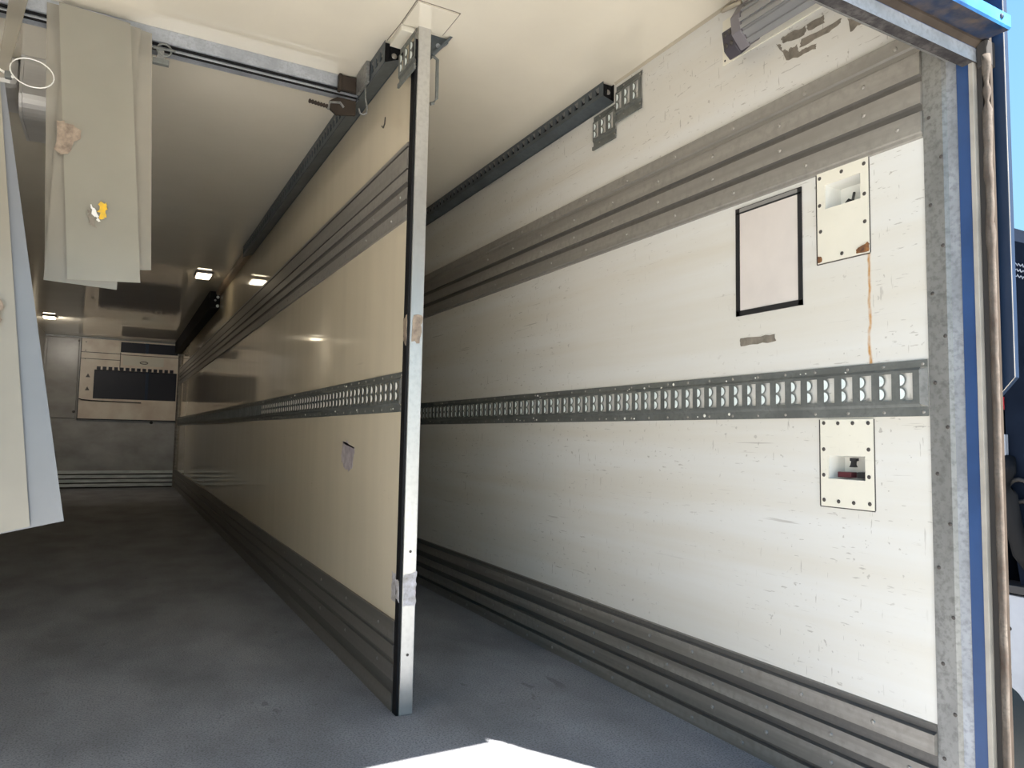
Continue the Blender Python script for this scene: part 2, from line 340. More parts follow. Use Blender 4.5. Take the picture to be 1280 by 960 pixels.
# ------------------------------------------------------------------ slotted cargo tracks (facing -x)
def track(name, X, y0, y1, z0, z1, first, pitch, mats, label, cat='cargo track', blobs=0, endtab=True, group=None, margin=0.0, nslots=None, rim=0.022, lowlip=False):
    """mats: body, bright tab, rivet, blob"""
    H = z1-z0; q = H/0.133; X = X-.0006
    a, b = z0+0.038*q, z1-0.030*q                       # slot bottom / top
    mb = MB(); yf = y0+0.018*q if endtab else y0
    hz = [(z0, .0, .003), (z0+rim*q, .003, .003), (z0+0.030*q, .0080, .0080)]
    def strip(za, da, zb, db, ya=y0): mb.face([(X-da, ya, za), (X-da, y1, za), (X-db, y1, zb), (X-db, ya, zb)], 0)
    strip(z0, 0, z0, .003); strip(z0, .003, z0+rim*q, .003); strip(z0+rim*q, .003, z0+0.029*q, .0080, yf)
    strip(z0+0.029*q, .0080, a, .0080, yf); strip(b, .0080, z1-0.024*q, .0080, yf); strip(z1-0.024*q, .0080, z1-rim*0.8*q, .003, yf)
    strip(z1-rim*0.8*q, .003, z1, .003); strip(z1, .003, z1, 0)
    hw = 0.0155*pitch/0.0535
    cur = yf; c = first; k = 0
    while c+hw < y1-margin and (nslots is None or k < nslots):
        mb.face([(X-.0080, cur, a), (X-.0080, c-hw, a), (X-.0080, c-hw, b), (X-.0080, cur, b)], 0)
        # near and far rims, and the two bright scalloped tabs with their dark edge
        mb.face([(X-.0080, c-hw, a), (X-.002, c-hw, a), (X-.002, c-hw, b), (X-.0080, c-hw, b)], 0)
        mb.face([(X-.0080, c+hw, a), (X-.002, c+hw, a), (X-.002, c+hw, b), (X-.0080, c+hw, b)], 0)
        if c < 5.0:
            hh = (b-a)/2
            for j in (0, 1):
                zc = a+hh*(j+.5)
                for (mi, sc, dx) in ((0, 1.0, 0.0), (1, 0.80, 0.0012)):
                    pts = []
                    for t in range(9):
                        th = -math.pi/2+math.pi*t/8
                        u = math.cos(th)*hw*0.80*sc; w_ = math.sin(th)*hh*0.5*(sc if mi else 1.02)
                        pts.append((X-.0078-dx+0.004*(u/(hw*0.8)), c+hw-u, zc+w_))
                    mb.face(pts, mi)
        cur = c+hw; c += pitch; k += 1
    mb.face([(X-.0080, cur, a), (X-.0080, y1, a), (X-.0080, y1, b), (X-.0080, cur, b)], 0)
    # sloped pale end of the raised web
    if endtab:
        mb.face([(X-.003, y0, z0+rim*q), (X-.003, y0, z1-rim*.8*q), (X-.0080, yf, z1-0.024*q), (X-.0080, yf, z0+0.029*q)], 4)
    mb.face([(X-.0080, y1, z0+0.029*q), (X, y1, z0+0.029*q), (X, y1, z1-0.024*q), (X-.0080, y1, z1-0.024*q)], 0)
    if lowlip: mb.box(X-.010, X-.0031, y0, y1, z0-0.010, z0+0.004, 0)
    y = y0+0.012; n = 0
    while y < min(y1, 6.0):
        mb.dome((X-.003, y, z1-0.010*q), (-1, 0, 0), 0.0045*q, 0.002, 7, 2); mb.dome((X-.003, y, z0+0.010*q), (-1, 0, 0), 0.0045*q, 0.002, 7, 2)
        y += 0.10; n += 1
    for k in range(blobs):
        y = y0+0.05+random.random()**1.3*3.6; z = random.choice((z1-0.010-random.random()*0.012, z0+0.008+random.random()*0.015))
        mb.dome((X-.004, y, z), (-1, 0, 0), 0.002+random.random()*0.004, 0.003, 6, 3)
    o = mb.build(name, mats); return tag(o, label, cat, group)
TM = [M_zinc, M_lobe, M_rivet, M_blot, M_galv]
track('cargo_track', XR, YF+0.002, YB-0.01, 0.967, 1.101, 1.057, 0.0535, TM, 'long slotted steel cargo track along the white right wall', blobs=26)
track('cargo_track', XP, 2.296, YB-0.01, 0.978, 1.113, 2.336, 0.0545, [M_zinc, M_blot, M_rivet, M_blot, M_galv], 'long slotted steel cargo track along the cream partition', blobs=10)
track('track_offcut', XR, 2.067, 2.226, 2.150, 2.287, 2.100, 0.052, TM, 'short slotted track offcut touching the ceiling edge on the right wall', endtab=False, nslots=3, group='short slotted offcuts on the right wall', lowlip=True)
track('track_offcut', XR, 2.224, 2.380, 2.092, 2.224, 2.256, 0.050, TM, 'lower short slotted track offcut just under the wall rail end', endtab=False, nslots=3, group='short slotted offcuts on the right wall', lowlip=True)

# ------------------------------------------------------------------ perforated rails in the ceiling corners
def rail(name, X, xw, y0, y1, zr, zl, label, pitch=0.05, mats=None, slots=True, group=None):
    """box rail filling the corner: left face at X from ZC to zr, underside back to the wall xw at zl"""
    root = thing(name, ((X+xw)/2, (y0+y1)/2, zr), label, 'cargo rail', group)
    mb = MB(); h = ZC-zr
    a, b = zr+h*0.28, zr+h*0.78
    holes = []
    y = y0+0.03
    while slots and y+0.02 < min(y1, 7.0): holes.append((y, y+0.026, a, b)); y += pitch
    x = X
    ys = [y0]
    mb.face([(x, y0, zr), (x, y1, zr), (x, y1, a), (x, y0, a)]); mb.face([(x, y0, b), (x, y1, b), (x, y1, ZC-.001), (x, y0, ZC-.001)])
    cur = y0
    for h_ in holes:
        mb.face([(x, cur, a), (x, h_[0], a), (x, h_[0], b), (x, cur, b)])
        for yy in h_[:2]: mb.face([(x, yy, a), (x+.006, yy, a), (x+.006, yy, b), (x, yy, b)])
        mb.face([(x, h_[0], b), (x, h_[1], b), (x+.012, h_[1], b-h*.22), (x+.012, h_[0], b-h*.22)], 2)
        cur = h_[1]
    mb.face([(x, cur, a), (x, y1, a), (x, y1, b), (x, cur, b)])
    mb.face([(x+.02, y0+.002, a-.004), (x+.02, y1, a-.004), (x+.02, y1, b+.004), (x+.02, y0+.002, b+.004)], 1)
    # rolled lip, then the hollow underside
    mb.tube([(x, y0, zr), (x, y1, zr)], 0.003, 6)
    mb.face([(x, y0, zr), (x, y1, zr), (xw-.002, y1, zl), (xw-.002, y0, zl)])
    mb.tube([(xw-.004, y0, zl), (xw-.004, y1, zl)], 0.0035, 6)
    mb.face([(xw-.001, y0, zl), (xw-.001, y1, zl), (xw-.001, y1, ZC-.001), (xw-.001, y0, ZC-.001)], 1)
    mb.face([(x, y1, zr), (xw-.002, y1, zl), (xw-.002, y1, ZC-.001), (x, y1, ZC-.001)])
    mb.build('rail_body', mats or [M_dzinc, M_black, M_galv], root)
    e_ = MB(); e_.prism([(X+.003, zr+.004), (xw-.006, zl+.004), (xw-.006, ZC-.004), (X+.003, ZC-.004)], 'y', y0+.012, y0+.02); e_.build('end_plate', M_black, root)
    c = Vector(((X+xw)/2+.004, y0+.012, (zr+ZC)/2-.004)); MB().dome(c, (0, -1, 0), 0.011, 0.004, 10).build('end_bolt', M_rivet, root)
    return root
rail('cargo_rail', 1.612, XR, 2.245, 11.8, 2.250, 2.236, 'dark perforated rail under the ceiling along the right wall')
rail('cargo_rail', 0.768, XP, 2.40, 5.72, 2.226, 2.256, 'dark perforated rail under the ceiling along the partition, nearer length')
rb = rail('cargo_rail', 0.742, XP, 7.70, YB-0.06, 2.130, 2.140, 'black rail length in the far ceiling corner of the partition', slots=False, mats=[M_black, M_black, M_black])
for z in (2.25, 2.16): MB().dome((XP-.020, 7.712, z), (0, -1, 0), 0.016, 0.006, 8).build('bolt', M_lobe, rb)
tag(MB().prism([(0.795, ZC-.001), (0.795, ZC-.035), (0.805, ZC-.045), (XP-.001, ZC-.045), (XP-.001, ZC-.001)], 'y', 5.74, 7.68).build('corner_batten', M_batten), 'brown batten in the ceiling corner between two dark rails', 'batten')

# ------------------------------------------------------------------ partition end post
post = thing('steel_post', (0.860, 2.27, 0.0), 'bright square steel post at the near end of the partition', 'post')
MB().box(0.838, 0.884, 2.250, 2.291, 0.0, ZC-.001).build('post_tube', M_post, post, bevel=0.003)
MB().box(0.829, 0.8375, 2.256, 2.291, 0.0, ZC-0.05).build('edge_seal', M_black, post)
def ragged(mb, plane, pts, m=0, n=4, amp=0.004, th=0.0012):
    """thin torn patch: outline subdivided and jittered; plane maps (u,v,depth) to a point"""
    out = []
    for k in range(len(pts)):
        a, b = pts[k], pts[(k+1) % len(pts)]
        for j in range(n):
            t = j/n; out.append((a[0]+(b[0]-a[0])*t+random.uniform(-amp, amp), a[1]+(b[1]-a[1])*t+random.uniform(-amp, amp)))
    A = [plane(u, v, th) for u, v in out]; B = [plane(u, v, 0) for u, v in out]
    mb.face(A, m)
    for k in range(len(out)):
        k2 = (k+1) % len(out); mb.face([A[k], A[k2], B[k2], B[k]], m)
    return mb
fr = lambda u, v, d: (u, 2.2495-d, v)
def torn(name, plane, pts, m, parent, label=None, amp=0.004, n=4):
    o = ragged(MB(), plane, pts, 0, n, amp).build(name, m, parent)
    if label and parent is not None: o['label'] = label
    return o
torn('tape_scrap', fr, [(0.842, 1.212), (0.872, 1.208), (0.876, 1.26), (0.880, 1.30), (0.845, 1.305)], M_tapeb, post, 'torn brown tape scrap')
torn('tape_scrap', lambda u, v, d: (0.8285-d, u, v), [(2.257, 1.20), (2.29, 1.215), (2.285, 1.25), (2.29, 1.29), (2.258, 1.30)], M_tapeb, post, 'torn brown tape scrap')
torn('tape_scrap', fr, [(0.840, 0.345), (0.882, 0.350), (0.883, 0.40), (0.882, 0.452), (0.840, 0.445)], M_tape, post, 'torn white tape scrap')
torn('tape_scrap', lambda u, v, d: (0.8285-d, u, v), [(2.258, 0.36), (2.29, 0.365), (2.28, 0.39), (2.29, 0.43), (2.258, 0.42)], M_tape, post, 'torn white tape scrap')
for z in (0.19, 0.52): MB().dome((0.861, 2.2495, z), (0, -1, 0), 0.005, 0.0015, 8).build('screw', M_screw, post)
tag(torn('tape_flap', lambda u, v, d: (XP-.0005-d, u, v), [(2.296, 0.348), (2.357, 0.350), (2.35, 0.40), (2.352, 0.440), (2.296, 0.436)], M_tape, None), 'torn white tape flap on the partition beside the post', 'tape')

# short slotted plates clamped around the post head, and their bracket
track('clamp_track', 0.806, 2.175, 2.335, 2.118, 2.250, 2.200, 0.050, TM, 'short slotted steel plate left of the post head', cat='bracket', endtab=False, nslots=3, lowlip=True)
cb = thing('post_bracket', (0.92, 2.30, 2.06), 'dark angled bracket right of the post head', 'bracket')
MB().prism([(0.885, ZC-.001), (0.963, ZC-.001), (0.963, 2.295), (0.900, 2.232), (0.885, 2.230)], 'y', 2.285, 2.300).build('gusset', M_dzinc, cb)
MB().prism([(0.960, 2.309), (0.970, 2.309), (0.900, 2.220), (0.893, 2.226)], 'y', 2.262, 2.300).build('flange', M_dzinc, cb)
MB().dome((0.925, 2.285, 2.275), (0, -1, 0), 0.010, 0.004).build('bolt', M_galvl, cb)
MB().tube([(0.898, 2.27, 2.225), (0.917, 2.27, 2.215), (0.918, 2.27, 2.075), (0.906, 2.27, 2.055), (0.895, 2.27, 2.05)], 0.006).build('hanger_strap', M_zinc, cb)
hp = MB(); hp.box(0.783, 0.933, 2.120, 2.268, ZC-.004, ZC-.0005)
hp = thing('ceiling_plate', (0.858, 2.19, ZC-.004), 'square cream cover plate on the ceiling above the post', 'plate')
MB().box(0.785, 0.931, 2.122, 2.266, ZC-.005, ZC-.0008).build('cover', M_ceil, hp)
sm = MB()
for a, b in (((0.781, 2.118), (0.934, 2.118)), ((0.934, 2.118), (0.934, 2.27)), ((0.934, 2.27), (0.781, 2.27)), ((0.781, 2.27), (0.781, 2.118)), ((0.781, 2.27), (0.775, 2.40))):
    sm.tube([(*a, ZC-.001), (*b, ZC-.001)], 0.0016, 5)
sm.build('seam', M_residue, hp)
tag(MB().box(0.784, 0.833, 2.275, 2.398, 2.288, ZC-.001).build('filler_block', M_cream, bevel=0.002), 'small cream block between the ceiling plate and the rail end', 'block')

# ------------------------------------------------------------------ curtain rail with its fittings
cr_ = thing('curtain_rail', (0.25, 2.76, 2.21), 'silver aluminium curtain rail across the ceiling', 'rail')
prof = [(2.735, ZC-.001), (2.735, 2.262), (2.742, 2.256), (2.742, 2.246), (2.735, 2.240), (2.735, 2.228), (2.775, 2.228), (2.775, ZC-.001)]
MB().prism(prof, 'x', -0.95, 0.775, 0).build('rail_profile', M_galvl, cr_)
MB().box(-0.95, 0.775, 2.7330, 2.7415, 2.2475, 2.2545).build('groove_insert', M_black, cr_)
MB().box(-0.95, 0.775, 2.7335, 2.7345, 2.225, 2.2335).build('groove_insert', M_black, cr_)
rc = thing('rail_clamp', (0.74, 2.72, 2.14), 'grimy steel clamp joining curtain rail to partition rail', 'clamp')
MB().box(0.690, 0.768, 2.715, 2.732, 2.245, 2.302).build('jaw_plate', M_brown, rc, bevel=0.002)
MB().box(0.686, 0.697, 2.705, 2.732, 2.235, 2.302).build('jaw_plate', M_brown, rc, bevel=0.002)
MB().prism([(0.66, 2.20), (0.69, 2.222), (0.766, 2.222), (0.766, 2.165), (0.69, 2.150), (0.66, 2.17)], 'y', 2.742, 2.756).build('cheek_plate', M_brown, rc, bevel=0.002)
MB().box(0.752, 0.766, 2.57, 2.70, 2.226, ZC-.002).build('clip', M_galv, rc, bevel=0.002)
t_ = MB(); t_.tube([(0.58, 2.74, 2.178), (0.66, 2.74, 2.172)], 0.006)
for k in range(7): t_.tube([(0.582+k*0.011, 2.74, 2.178-k*0.0008), (0.587+k*0.011, 2.74, 2.178-k*0.0008)], 0.0085, 8)
t_.build('threaded_bolt', M_brown, rc)
MB().tube([(0.655, 2.735, 2.16), (0.66, 2.735, 2.19), (0.70, 2.735, 2.198), (0.715, 2.735, 2.182)], 0.005).build('wing_nut', M_galv, rc)
hook = MB().tube([(0.760, 2.60, 2.224), (0.762, 2.60, 2.17), (0.770, 2.60, 2.14), (0.768, 2.60, 2.118), (0.755, 2.60, 2.108), (0.742, 2.60, 2.112), (0.738, 2.60, 2.128)], 0.0032)
tag(hook.build('wire_hook', M_galv, smooth=True), 'thin wire hook hanging under the rail clamp', 'hook')
rh = thing('roller_hanger', (0.065, 2.72, 2.17), 'small steel roller hanger beside the curtain strips', 'hanger')
MB().box(0.040, 0.092, 2.712, 2.732, 2.172, 2.192).build('base_clip', M_zinc, rh, bevel=0.002)
MB().prism([(0.052, 2.188), (0.078, 2.188), (0.074, 2.222), (0.056, 2.222)], 'y', 2.714, 2.724).build('stem', M_galv, rh)
rg = MB(); rg.tube([(0.075+0.022*math.cos(a*math.pi/8), 2.716, 2.225+0.022*math.sin(a*math.pi/8)) for a in range(16)], 0.004, 6, closed=True); rg.build('ring', M_zinc, rh, smooth=True)
MB().tube([(0.04, 2.712, 2.224), (0.11, 2.712, 2.228)], 0.004).build('pin', M_zinc, rh)

# ------------------------------------------------------------------ PVC strips
def strip_mesh(name, TL, TR, BR, BL, y, m, label, wave=0.002, ph=0.0, group=None, ytop=None, curve=0.0):
    n, k = 22, 8; mb = MB(); v = []
    for i in range(n+1):
        t = i/n; lft = Vector(TL).lerp(Vector(BL), t); rgt = Vector(TR).lerp(Vector(BR), t)
        row = []
        for j in range(k+1):
            s_ = j/k; p = lft.lerp(rgt, s_)
            yy = (ytop if ytop is not None else y)*(1-t)+y*t + wave*math.sin(3.1*t+ph+s_*1.5) + curve*(s_-.5)**2
            row.append((p[0], yy, p[1]))
        v.append(row)
    for i in range(n):
        for j in range(k): mb.face([v[i][j], v[i][j+1], v[i+1][j+1], v[i+1][j]])
    return mb.build(name, m, solid=0.0025)
GS = 'plastic curtain strips on the rail'
s1 = tag(strip_mesh('curtain_strip', (-.276, 2.295), (-.062, 2.295), (-.024, 1.408), (-.233, 1.400), 2.728, M_pvc, None), 'rearmost cloudy strip forming the left edge of the short hanging group', 'curtain strip', GS)
s2 = tag(strip_mesh('curtain_strip', (-.184, 2.295), (.034, 2.275), (.072, 1.445), (-.142, 1.422), 2.720, M_pvc, None, ph=1), 'cloudy strip furthest right in the short group, ending highest', 'curtain strip', GS)
s3 = tag(strip_mesh('curtain_strip', (-.217, 2.292), (-.001, 2.275), (-.027, 1.364), (-.232, 1.372), 2.708, M_pvc, None, ph=2), 'slanted cloudy strip whose lower corner hangs lowest of the short group', 'curtain strip', GS)
s4 = tag(strip_mesh('curtain_strip', (-.240, 2.290), (-.033, 2.278), (.041, 1.394), (-.167, 1.380), 2.696, M_pvcf, None, ph=3), 'front cloudy strip with brown tape and a yellow sticker scrap', 'curtain strip', GS)
def scrap(name, pts, y, m, parent, label, amp=0.006):
    o = ragged(MB(), lambda u, v, d: (u, y-d, v), pts, 0, 4, amp).build(name, m, None)
    W_ = Vector(parent.location); o.location = Vector(o.location)-W_; o.parent = parent; o['label'] = label
    return o
scrap('tape_scrap', [(-.226, 1.890), (-.19, 1.892), (-.150, 1.862), (-.185, 1.80), (-.206, 1.778), (-.222, 1.80)], 2.690, M_tapeb, s4, 'crumpled brown tape scrap')
for pts in ([(-.092, 1.642), (-.075, 1.645), (-.066, 1.628), (-.075, 1.612), (-.07, 1.60), (-.085, 1.590), (-.092, 1.612)],):
    scrap('sticker_scrap', pts, 2.687, M_yellow, s4, 'yellow sticker scrap', 0.005)
scrap('sticker_scrap', [(-.114, 1.632), (-.105, 1.625), (-.096, 1.606), (-.086, 1.580), (-.094, 1.584), (-.108, 1.60)], 2.687, M_scrapw, s4, 'white sticker scrap', 0.004)
scrap('glue_smear', [(-.122, 1.615), (-.10, 1.60), (-.098, 1.560), (-.11, 1.562), (-.12, 1.59)], 2.688, M_residue, s4, 'dark glue smear', 0.006)
GT = 'plastic strips tied aside at the left'
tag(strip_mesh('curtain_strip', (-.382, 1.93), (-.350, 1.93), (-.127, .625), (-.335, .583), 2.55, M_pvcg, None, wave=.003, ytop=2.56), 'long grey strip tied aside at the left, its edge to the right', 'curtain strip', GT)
d2 = tag(strip_mesh('curtain_strip', (-.392, 1.925), (-.360, 1.925), (-.210, .614), (-.415, .570), 2.535, M_pvcw, None, wave=.003, ytop=2.548), 'long cream strip lying over the grey strip at the left', 'curtain strip', GT)
scrap('sticker_scrap', [(-.345, 1.27), (-.318, 1.275), (-.312, 1.22), (-.318, 1.185), (-.345, 1.19)], 2.528, M_tapeb, d2, 'torn sticker scrap', 0.007)
tag(strip_mesh('curtain_strip', (-.375, 2.295), (-.325, 2.295), (-.345, 1.94), (-.372, 1.94), 2.555, M_pvc, None, wave=.004, ytop=2.72), 'gathered cloudy strip pinched above the white tie at the left', 'curtain strip', GT)
zt = thing('cable_tie', (-.30, 2.51, 1.90), 'white nylon cable tie with a big loose loop at left', 'cable tie')
lp = [(-.277+.055*math.cos(a*2*math.pi/28), 2.50+.012*math.sin(a*2*math.pi/28), 1.951+.047*math.sin(a*2*math.pi/28)-.10*0.055*math.cos(a*2*math.pi/28)) for a in range(28)]
MB().tube(lp, 0.0019, 6, closed=True).build('loop', M_tie, zt, smooth=True)
MB().tube([(-.40, 2.53, 1.955), (-.36, 2.528, 1.953), (-.335, 2.515, 1.935), (-.322, 2.505, 1.928)], 0.0035, 6).build('tail', M_tie, zt, smooth=True)
MB().box(-.345, -.328, 2.505, 2.525, 1.925, 1.945).build('clasp', M_zinc, zt, bevel=0.002)

# brushed metal housing behind the strips
ev = thing('air_duct', (-.25, 3.3, 2.085), 'brushed grey rounded metal housing under the ceiling behind the strips', 'duct')
pr = []
for k in range(9):
    a = math.pi/2*k/8; pr.append((3.2+0.09-0.09*math.cos(a), 2.09+0.09-0.09*math.sin(a)))
pr = [(3.2, ZC-.001)]+pr+[(3.52, 2.09), (3.52, ZC-.001)]
MB().prism(pr, 'x', -.385, -.10).build('housing', M_duct, ev, smooth=False)
MB().prism([(p[0]-.004, p[1]-.004) if p[1] < 2.3 else (p[0]-.004, p[1]) for p in pr], 'x', -.392, -.382).build('end_cap', M_duct, ev)

MB().box(-.85, -.393, 3.21, 3.52, 2.185, ZC-.001).build('branch_housing', M_duct, ev, bevel=.03)
# ------------------------------------------------------------------ ceiling lamps (lit)
def lamp(x, y, w, d, label, power=0.0, aim=None):
    r = thing('ceiling_lamp', (x, y, ZC-.03), label, 'lamp', 'small lit ceiling lamps')
    MB().box(x-w/2, x+w/2, y-d/2, y+d/2, ZC-.016, ZC-.001).build('lamp_base', M_cap, r, bevel=0.003)
    MB().box(x-w/2+.012, x+w/2-.012, y-d/2+.012, y+d/2-.012, ZC-.028, ZC-.0165).build('lens', M_lamp, r, bevel=0.004)
    if power:
        ld = bpy.data.lights.new('back_wall_fill', 'AREA'); lo = bpy.data.objects.new('back_wall_fill', ld); COL.objects.link(lo)  # added fill light, tilted at the bulkhead to brighten the far end
        ld.energy = power; ld.size = 0.10; ld.color = (1.0, 0.93, 0.82); lo.parent = r; lo.location = (0.0, 0.0, -0.03)
        lo.rotation_euler = Vector(aim).to_track_quat('-Z', 'Y').to_euler()
lamp(0.605, 6.93, 0.14, 0.24, 'lit rectangular lamp on the ceiling near the partition')
lamp(-0.825, 10.66, 0.15, 0.20, 'lit lamp far back on the ceiling at the left', 7.0, (0.45, 0.85, -0.28))

# ------------------------------------------------------------------ bulkhead: cooling unit front
un = thing('cooling_unit', (0.13, YB-.05, 1.06), 'cream cooling unit with dark air openings on the back wall', 'cooling unit')
yv = YB-.045
def bplate(y, d, x0, x1, z0, z1, holes, m=0):
    mb = MB(); xs = sorted({x0, x1, *[h[0] for h in holes], *[h[1] for h in holes]}); zs = sorted({z0, z1, *[h[2] for h in holes], *[h[3] for h in holes]})
    for a, b in zip(xs, xs[1:]):
        for c, e_ in zip(zs, zs[1:]):
            if any(h[0] < (a+b)/2 < h[1] and h[2] < (c+e_)/2 < h[3] for h in holes): continue
            mb.face([(a, y, c), (b, y, c), (b, y, e_), (a, y, e_)], m)
    for a, b, c, e_ in list(holes)+[(x0, x1, z0, z1)]:
        mb.face([(a, y, c), (a, y+d, c), (a, y+d, e_), (a, y, e_)], m); mb.face([(b, y, c), (b, y+d, c), (b, y+d, e_), (b, y, e_)], m)
        mb.face([(a, y, c), (b, y, c), (b, y+d, c), (a, y+d, c)], m); mb.face([(a, y, e_), (b, y, e_), (b, y+d, e_), (a, y+d, e_)], m)
    return mb
bplate(yv, .044, -.545, .80, 1.06, 2.285, [(-.02, .79, 2.105, 2.268), (-.36, .79, 1.37, 1.815)]).build('front_panel', M_unit, un)
MB().box(-.02, .79, yv+.030, yv+.043, 2.105, 2.268).build('air_opening', M_vent, un)
MB().box(-.36, .79, yv+.030, yv+.043, 1.37, 1.815).build('air_opening', M_vent, un)
for x, z0, z1 in ((.345, 2.105, 2.268), (.365, 1.37, 1.815)): MB().box(x-.022, x+.022, yv+.012, yv+.028, z0, z1).build('divider', M_navy, un)
for x0, x1, z in ((-.545, .0, 2.075), (-.545, -.015, 1.975), (.0, .80, 2.065)): MB().box(x0, x1, yv-.003, yv+.001, z-.004, z+.004).build('seam', M_groove, un)
MB().box(-.024, -.016, yv-.003, yv+.001, 1.835, 2.1).build('seam', M_groove, un)
for k in range(14):
    x = -.33+k*.078
    MB().box(x, x+.052, yv-.004, yv+.001, 1.815, 1.865).build('grille_tooth', M_vent, un)
MB().box(.02, .59, yv-.005, yv-.0005, 1.905, 2.045).build('badge_plate', M_cream, un)
ob = MB(); ob.tube([(.31+.055*math.cos(a*math.pi/10), yv-.007, 1.955+.018*math.sin(a*math.pi/10)) for a in range(20)], .006, 5, closed=True); ob.build('oval_emblem', M_screw, un)
for z in (1.72, 1.52): 
    w_ = MB(); w_.prism([(-.47, z-.03), (-.41, z-.03), (-.44, z+.03)], 'y', yv-.004, yv-.0005); w_.build('warning_mark', M_screw, un)
for z in (2.23, 2.10, 1.97): MB().dome((-.49, yv, z), (0, -1, 0), .0080, .006).build('screw', M_screw, un)
MB().tube([(-.54, yv-.01, 1.36), (-.50, yv-.012, 1.345), (-.36, yv-.012, 1.335), (0, yv-.012, 1.33), (.3, yv-.012, 1.325)], .008, 6).build('cable', M_dark, un)
ow = MB(); ow.box(-.556, -.546, yv-.004, YB-.001, 1.04, 2.29); ow.box(-.556, .80, yv-.004, YB-.001, 1.045, 1.0595); ow.build('edge_trim', M_dark, un)
bp_ = thing('bulkhead_panel', (-.78, YB-.02, 1.06), 'plain grey rounded panel left of the cooling unit', 'panel')
MB().box(-.99, -.575, YB-.016, YB-.001, 1.06, 2.28).build('panel_face', M_back, bp_, bevel=.008)
MB().dome((-.585, YB-.016, 2.24), (0, -1, 0), .012, .006).build('screw', M_screw, bp_)
MB().dome((-.60, YB-.016, 1.16), (0, -1, 0), .02, .008).build('screw', M_screw, bp_)
struct(MB().prism([(XP-.001, YB-.001), (XP-.001, YB-.07), (XP-.012, YB-.07), (XP-.035, YB-.02), (XP-.035, YB-.001)], 'z', 0.0, 2.10).build('trim_3', M_kick))
tag(MB().prism([(YB-.001, 2.305), (YB-.05, 2.305), (YB-.05, 2.291), (YB-.001, 2.291)], 'x', XL+.002, .735).build('ceiling_angle', M_galv), 'thin grey angle strip where ceiling meets back wall', 'trim strip')
tag(MB().dome((.46, YB-.001, 1.02), (0, -1, 0), .025, .02).build('drain_plug', M_dark), 'small dark plug below the cooling unit', 'plug')

# ------------------------------------------------------------------ right wall fittings
wl = lambda u, v, d: (XR-d, u, v)
def latch_plate(y0, y1, z0, z1, pk, screws, label, rusty):
    r = thing('latch_plate', (XR, (y0+y1)/2, z0), label, 'access plate')
    MB().plate(XR-.0005, .0045, y0, y1, z0, z1, [pk]).build('plate', M_cream, r)
    p = MB(); a, b, c, e_ = pk; D = .055
    for q in ([(XR, a, c), (XR+D, a+.006, c+.004), (XR+D, a+.006, e_-.004), (XR, a, e_)], [(XR, b, c), (XR+D, b-.006, c+.004), (XR+D, b-.006, e_-.004), (XR, b, e_)],
              [(XR, a, c), (XR+D, a+.006, c+.004), (XR+D, b-.006, c+.004), (XR, b, c)], [(XR, a, e_), (XR+D, a+.006, e_-.004), (XR+D, b-.006, e_-.004), (XR, b, e_)],
              [(XR+D, a+.006, c+.004), (XR+D, b-.006, c+.004), (XR+D, b-.006, e_-.004), (XR+D, a+.006, e_-.004)]): p.face(q)
    p.build('pocket', M_pocket, r)
    s_ = MB()
    for A, B in (((y0, z0-.0015), (y1+.005, z0-.0015)), ((y1+.005, z0), (y1+.005, z1)), ((y0-.0005, z1), (y0-.0005, z0))): s_.tube([(XR-.001, *A), (XR-.001, *B)], .0016, 5)
    s_.build('seam', M_screw, r)
    for k, (y, z) in enumerate(screws):
        MB().dome((XR-.005, y, z), (-1, 0, 0), .0055, .0025, 9).build('screw', M_rust if (rusty and k == len(screws)-1) else M_screw, r)
    return r
L1 = latch_plate(1.150, 1.304, 1.388, 1.640, P1, [(1.295, 1.625), (1.227, 1.624), (1.161, 1.624), (1.296, 1.549), (1.294, 1.476), (1.161, 1.544), (1.161, 1.471), (1.229, 1.402), (1.296, 1.399)], 'upper cream latch plate with a rusty lower corner on the white wall', True)
ragged(MB(), lambda u, v, d: (XR-.005-d*3, u, v), [(1.151, 1.415), (1.150, 1.391), (1.186, 1.390), (1.183, 1.403), (1.164, 1.409)], 0, 4, .002).build('rust_patch', M_rust, L1)
ragged(MB(), lambda u, v, d: (XR-.005-d*2, u, v), [(1.303, 1.407), (1.292, 1.407), (1.290, 1.392), (1.303, 1.390)], 0, 3, .001).build('rust_patch', M_rust, L1)
MB().tube([(XR+.04, 1.222, 1.572), (XR+.022, 1.214, 1.545)], .0038, 8).build('latch_pin', M_dark, L1)
MB().prism([(1.203, 1.5395), (1.232, 1.5395), (1.226, 1.546), (1.219, 1.551), (1.212, 1.546)], 'x', XR+.012, XR+.032).build('latch_knob', M_dark, L1)
L2 = latch_plate(1.149, 1.303, .733, .962, P2, [(1.292, .953), (1.249, .952), (1.206, .952), (1.162, .952), (1.293, .883), (1.162, .885), (1.294, .815), (1.162, .816), (1.294, .749), (1.25, .748), (1.206, .748), (1.161, .749)], 'lower cream latch plate just under the slotted track', False)
MB().prism([(1.228, .862), (1.210, .862), (1.210, .855), (1.216, .853), (1.217, .845), (1.213, .838), (1.230, .838), (1.226, .845), (1.224, .853), (1.228, .855)], 'x', XR+.012, XR+.024).build('latch_key', M_dark, L2)
MB().box(XR+.008, XR+.035, 1.222, 1.262, .8105, .825).build('maroon_block', M_maroon, L2, bevel=.002)
MB().box(XR+.008, XR+.040, 1.178, 1.206, .8105, .826).build('black_block', M_dark, L2, bevel=.002)
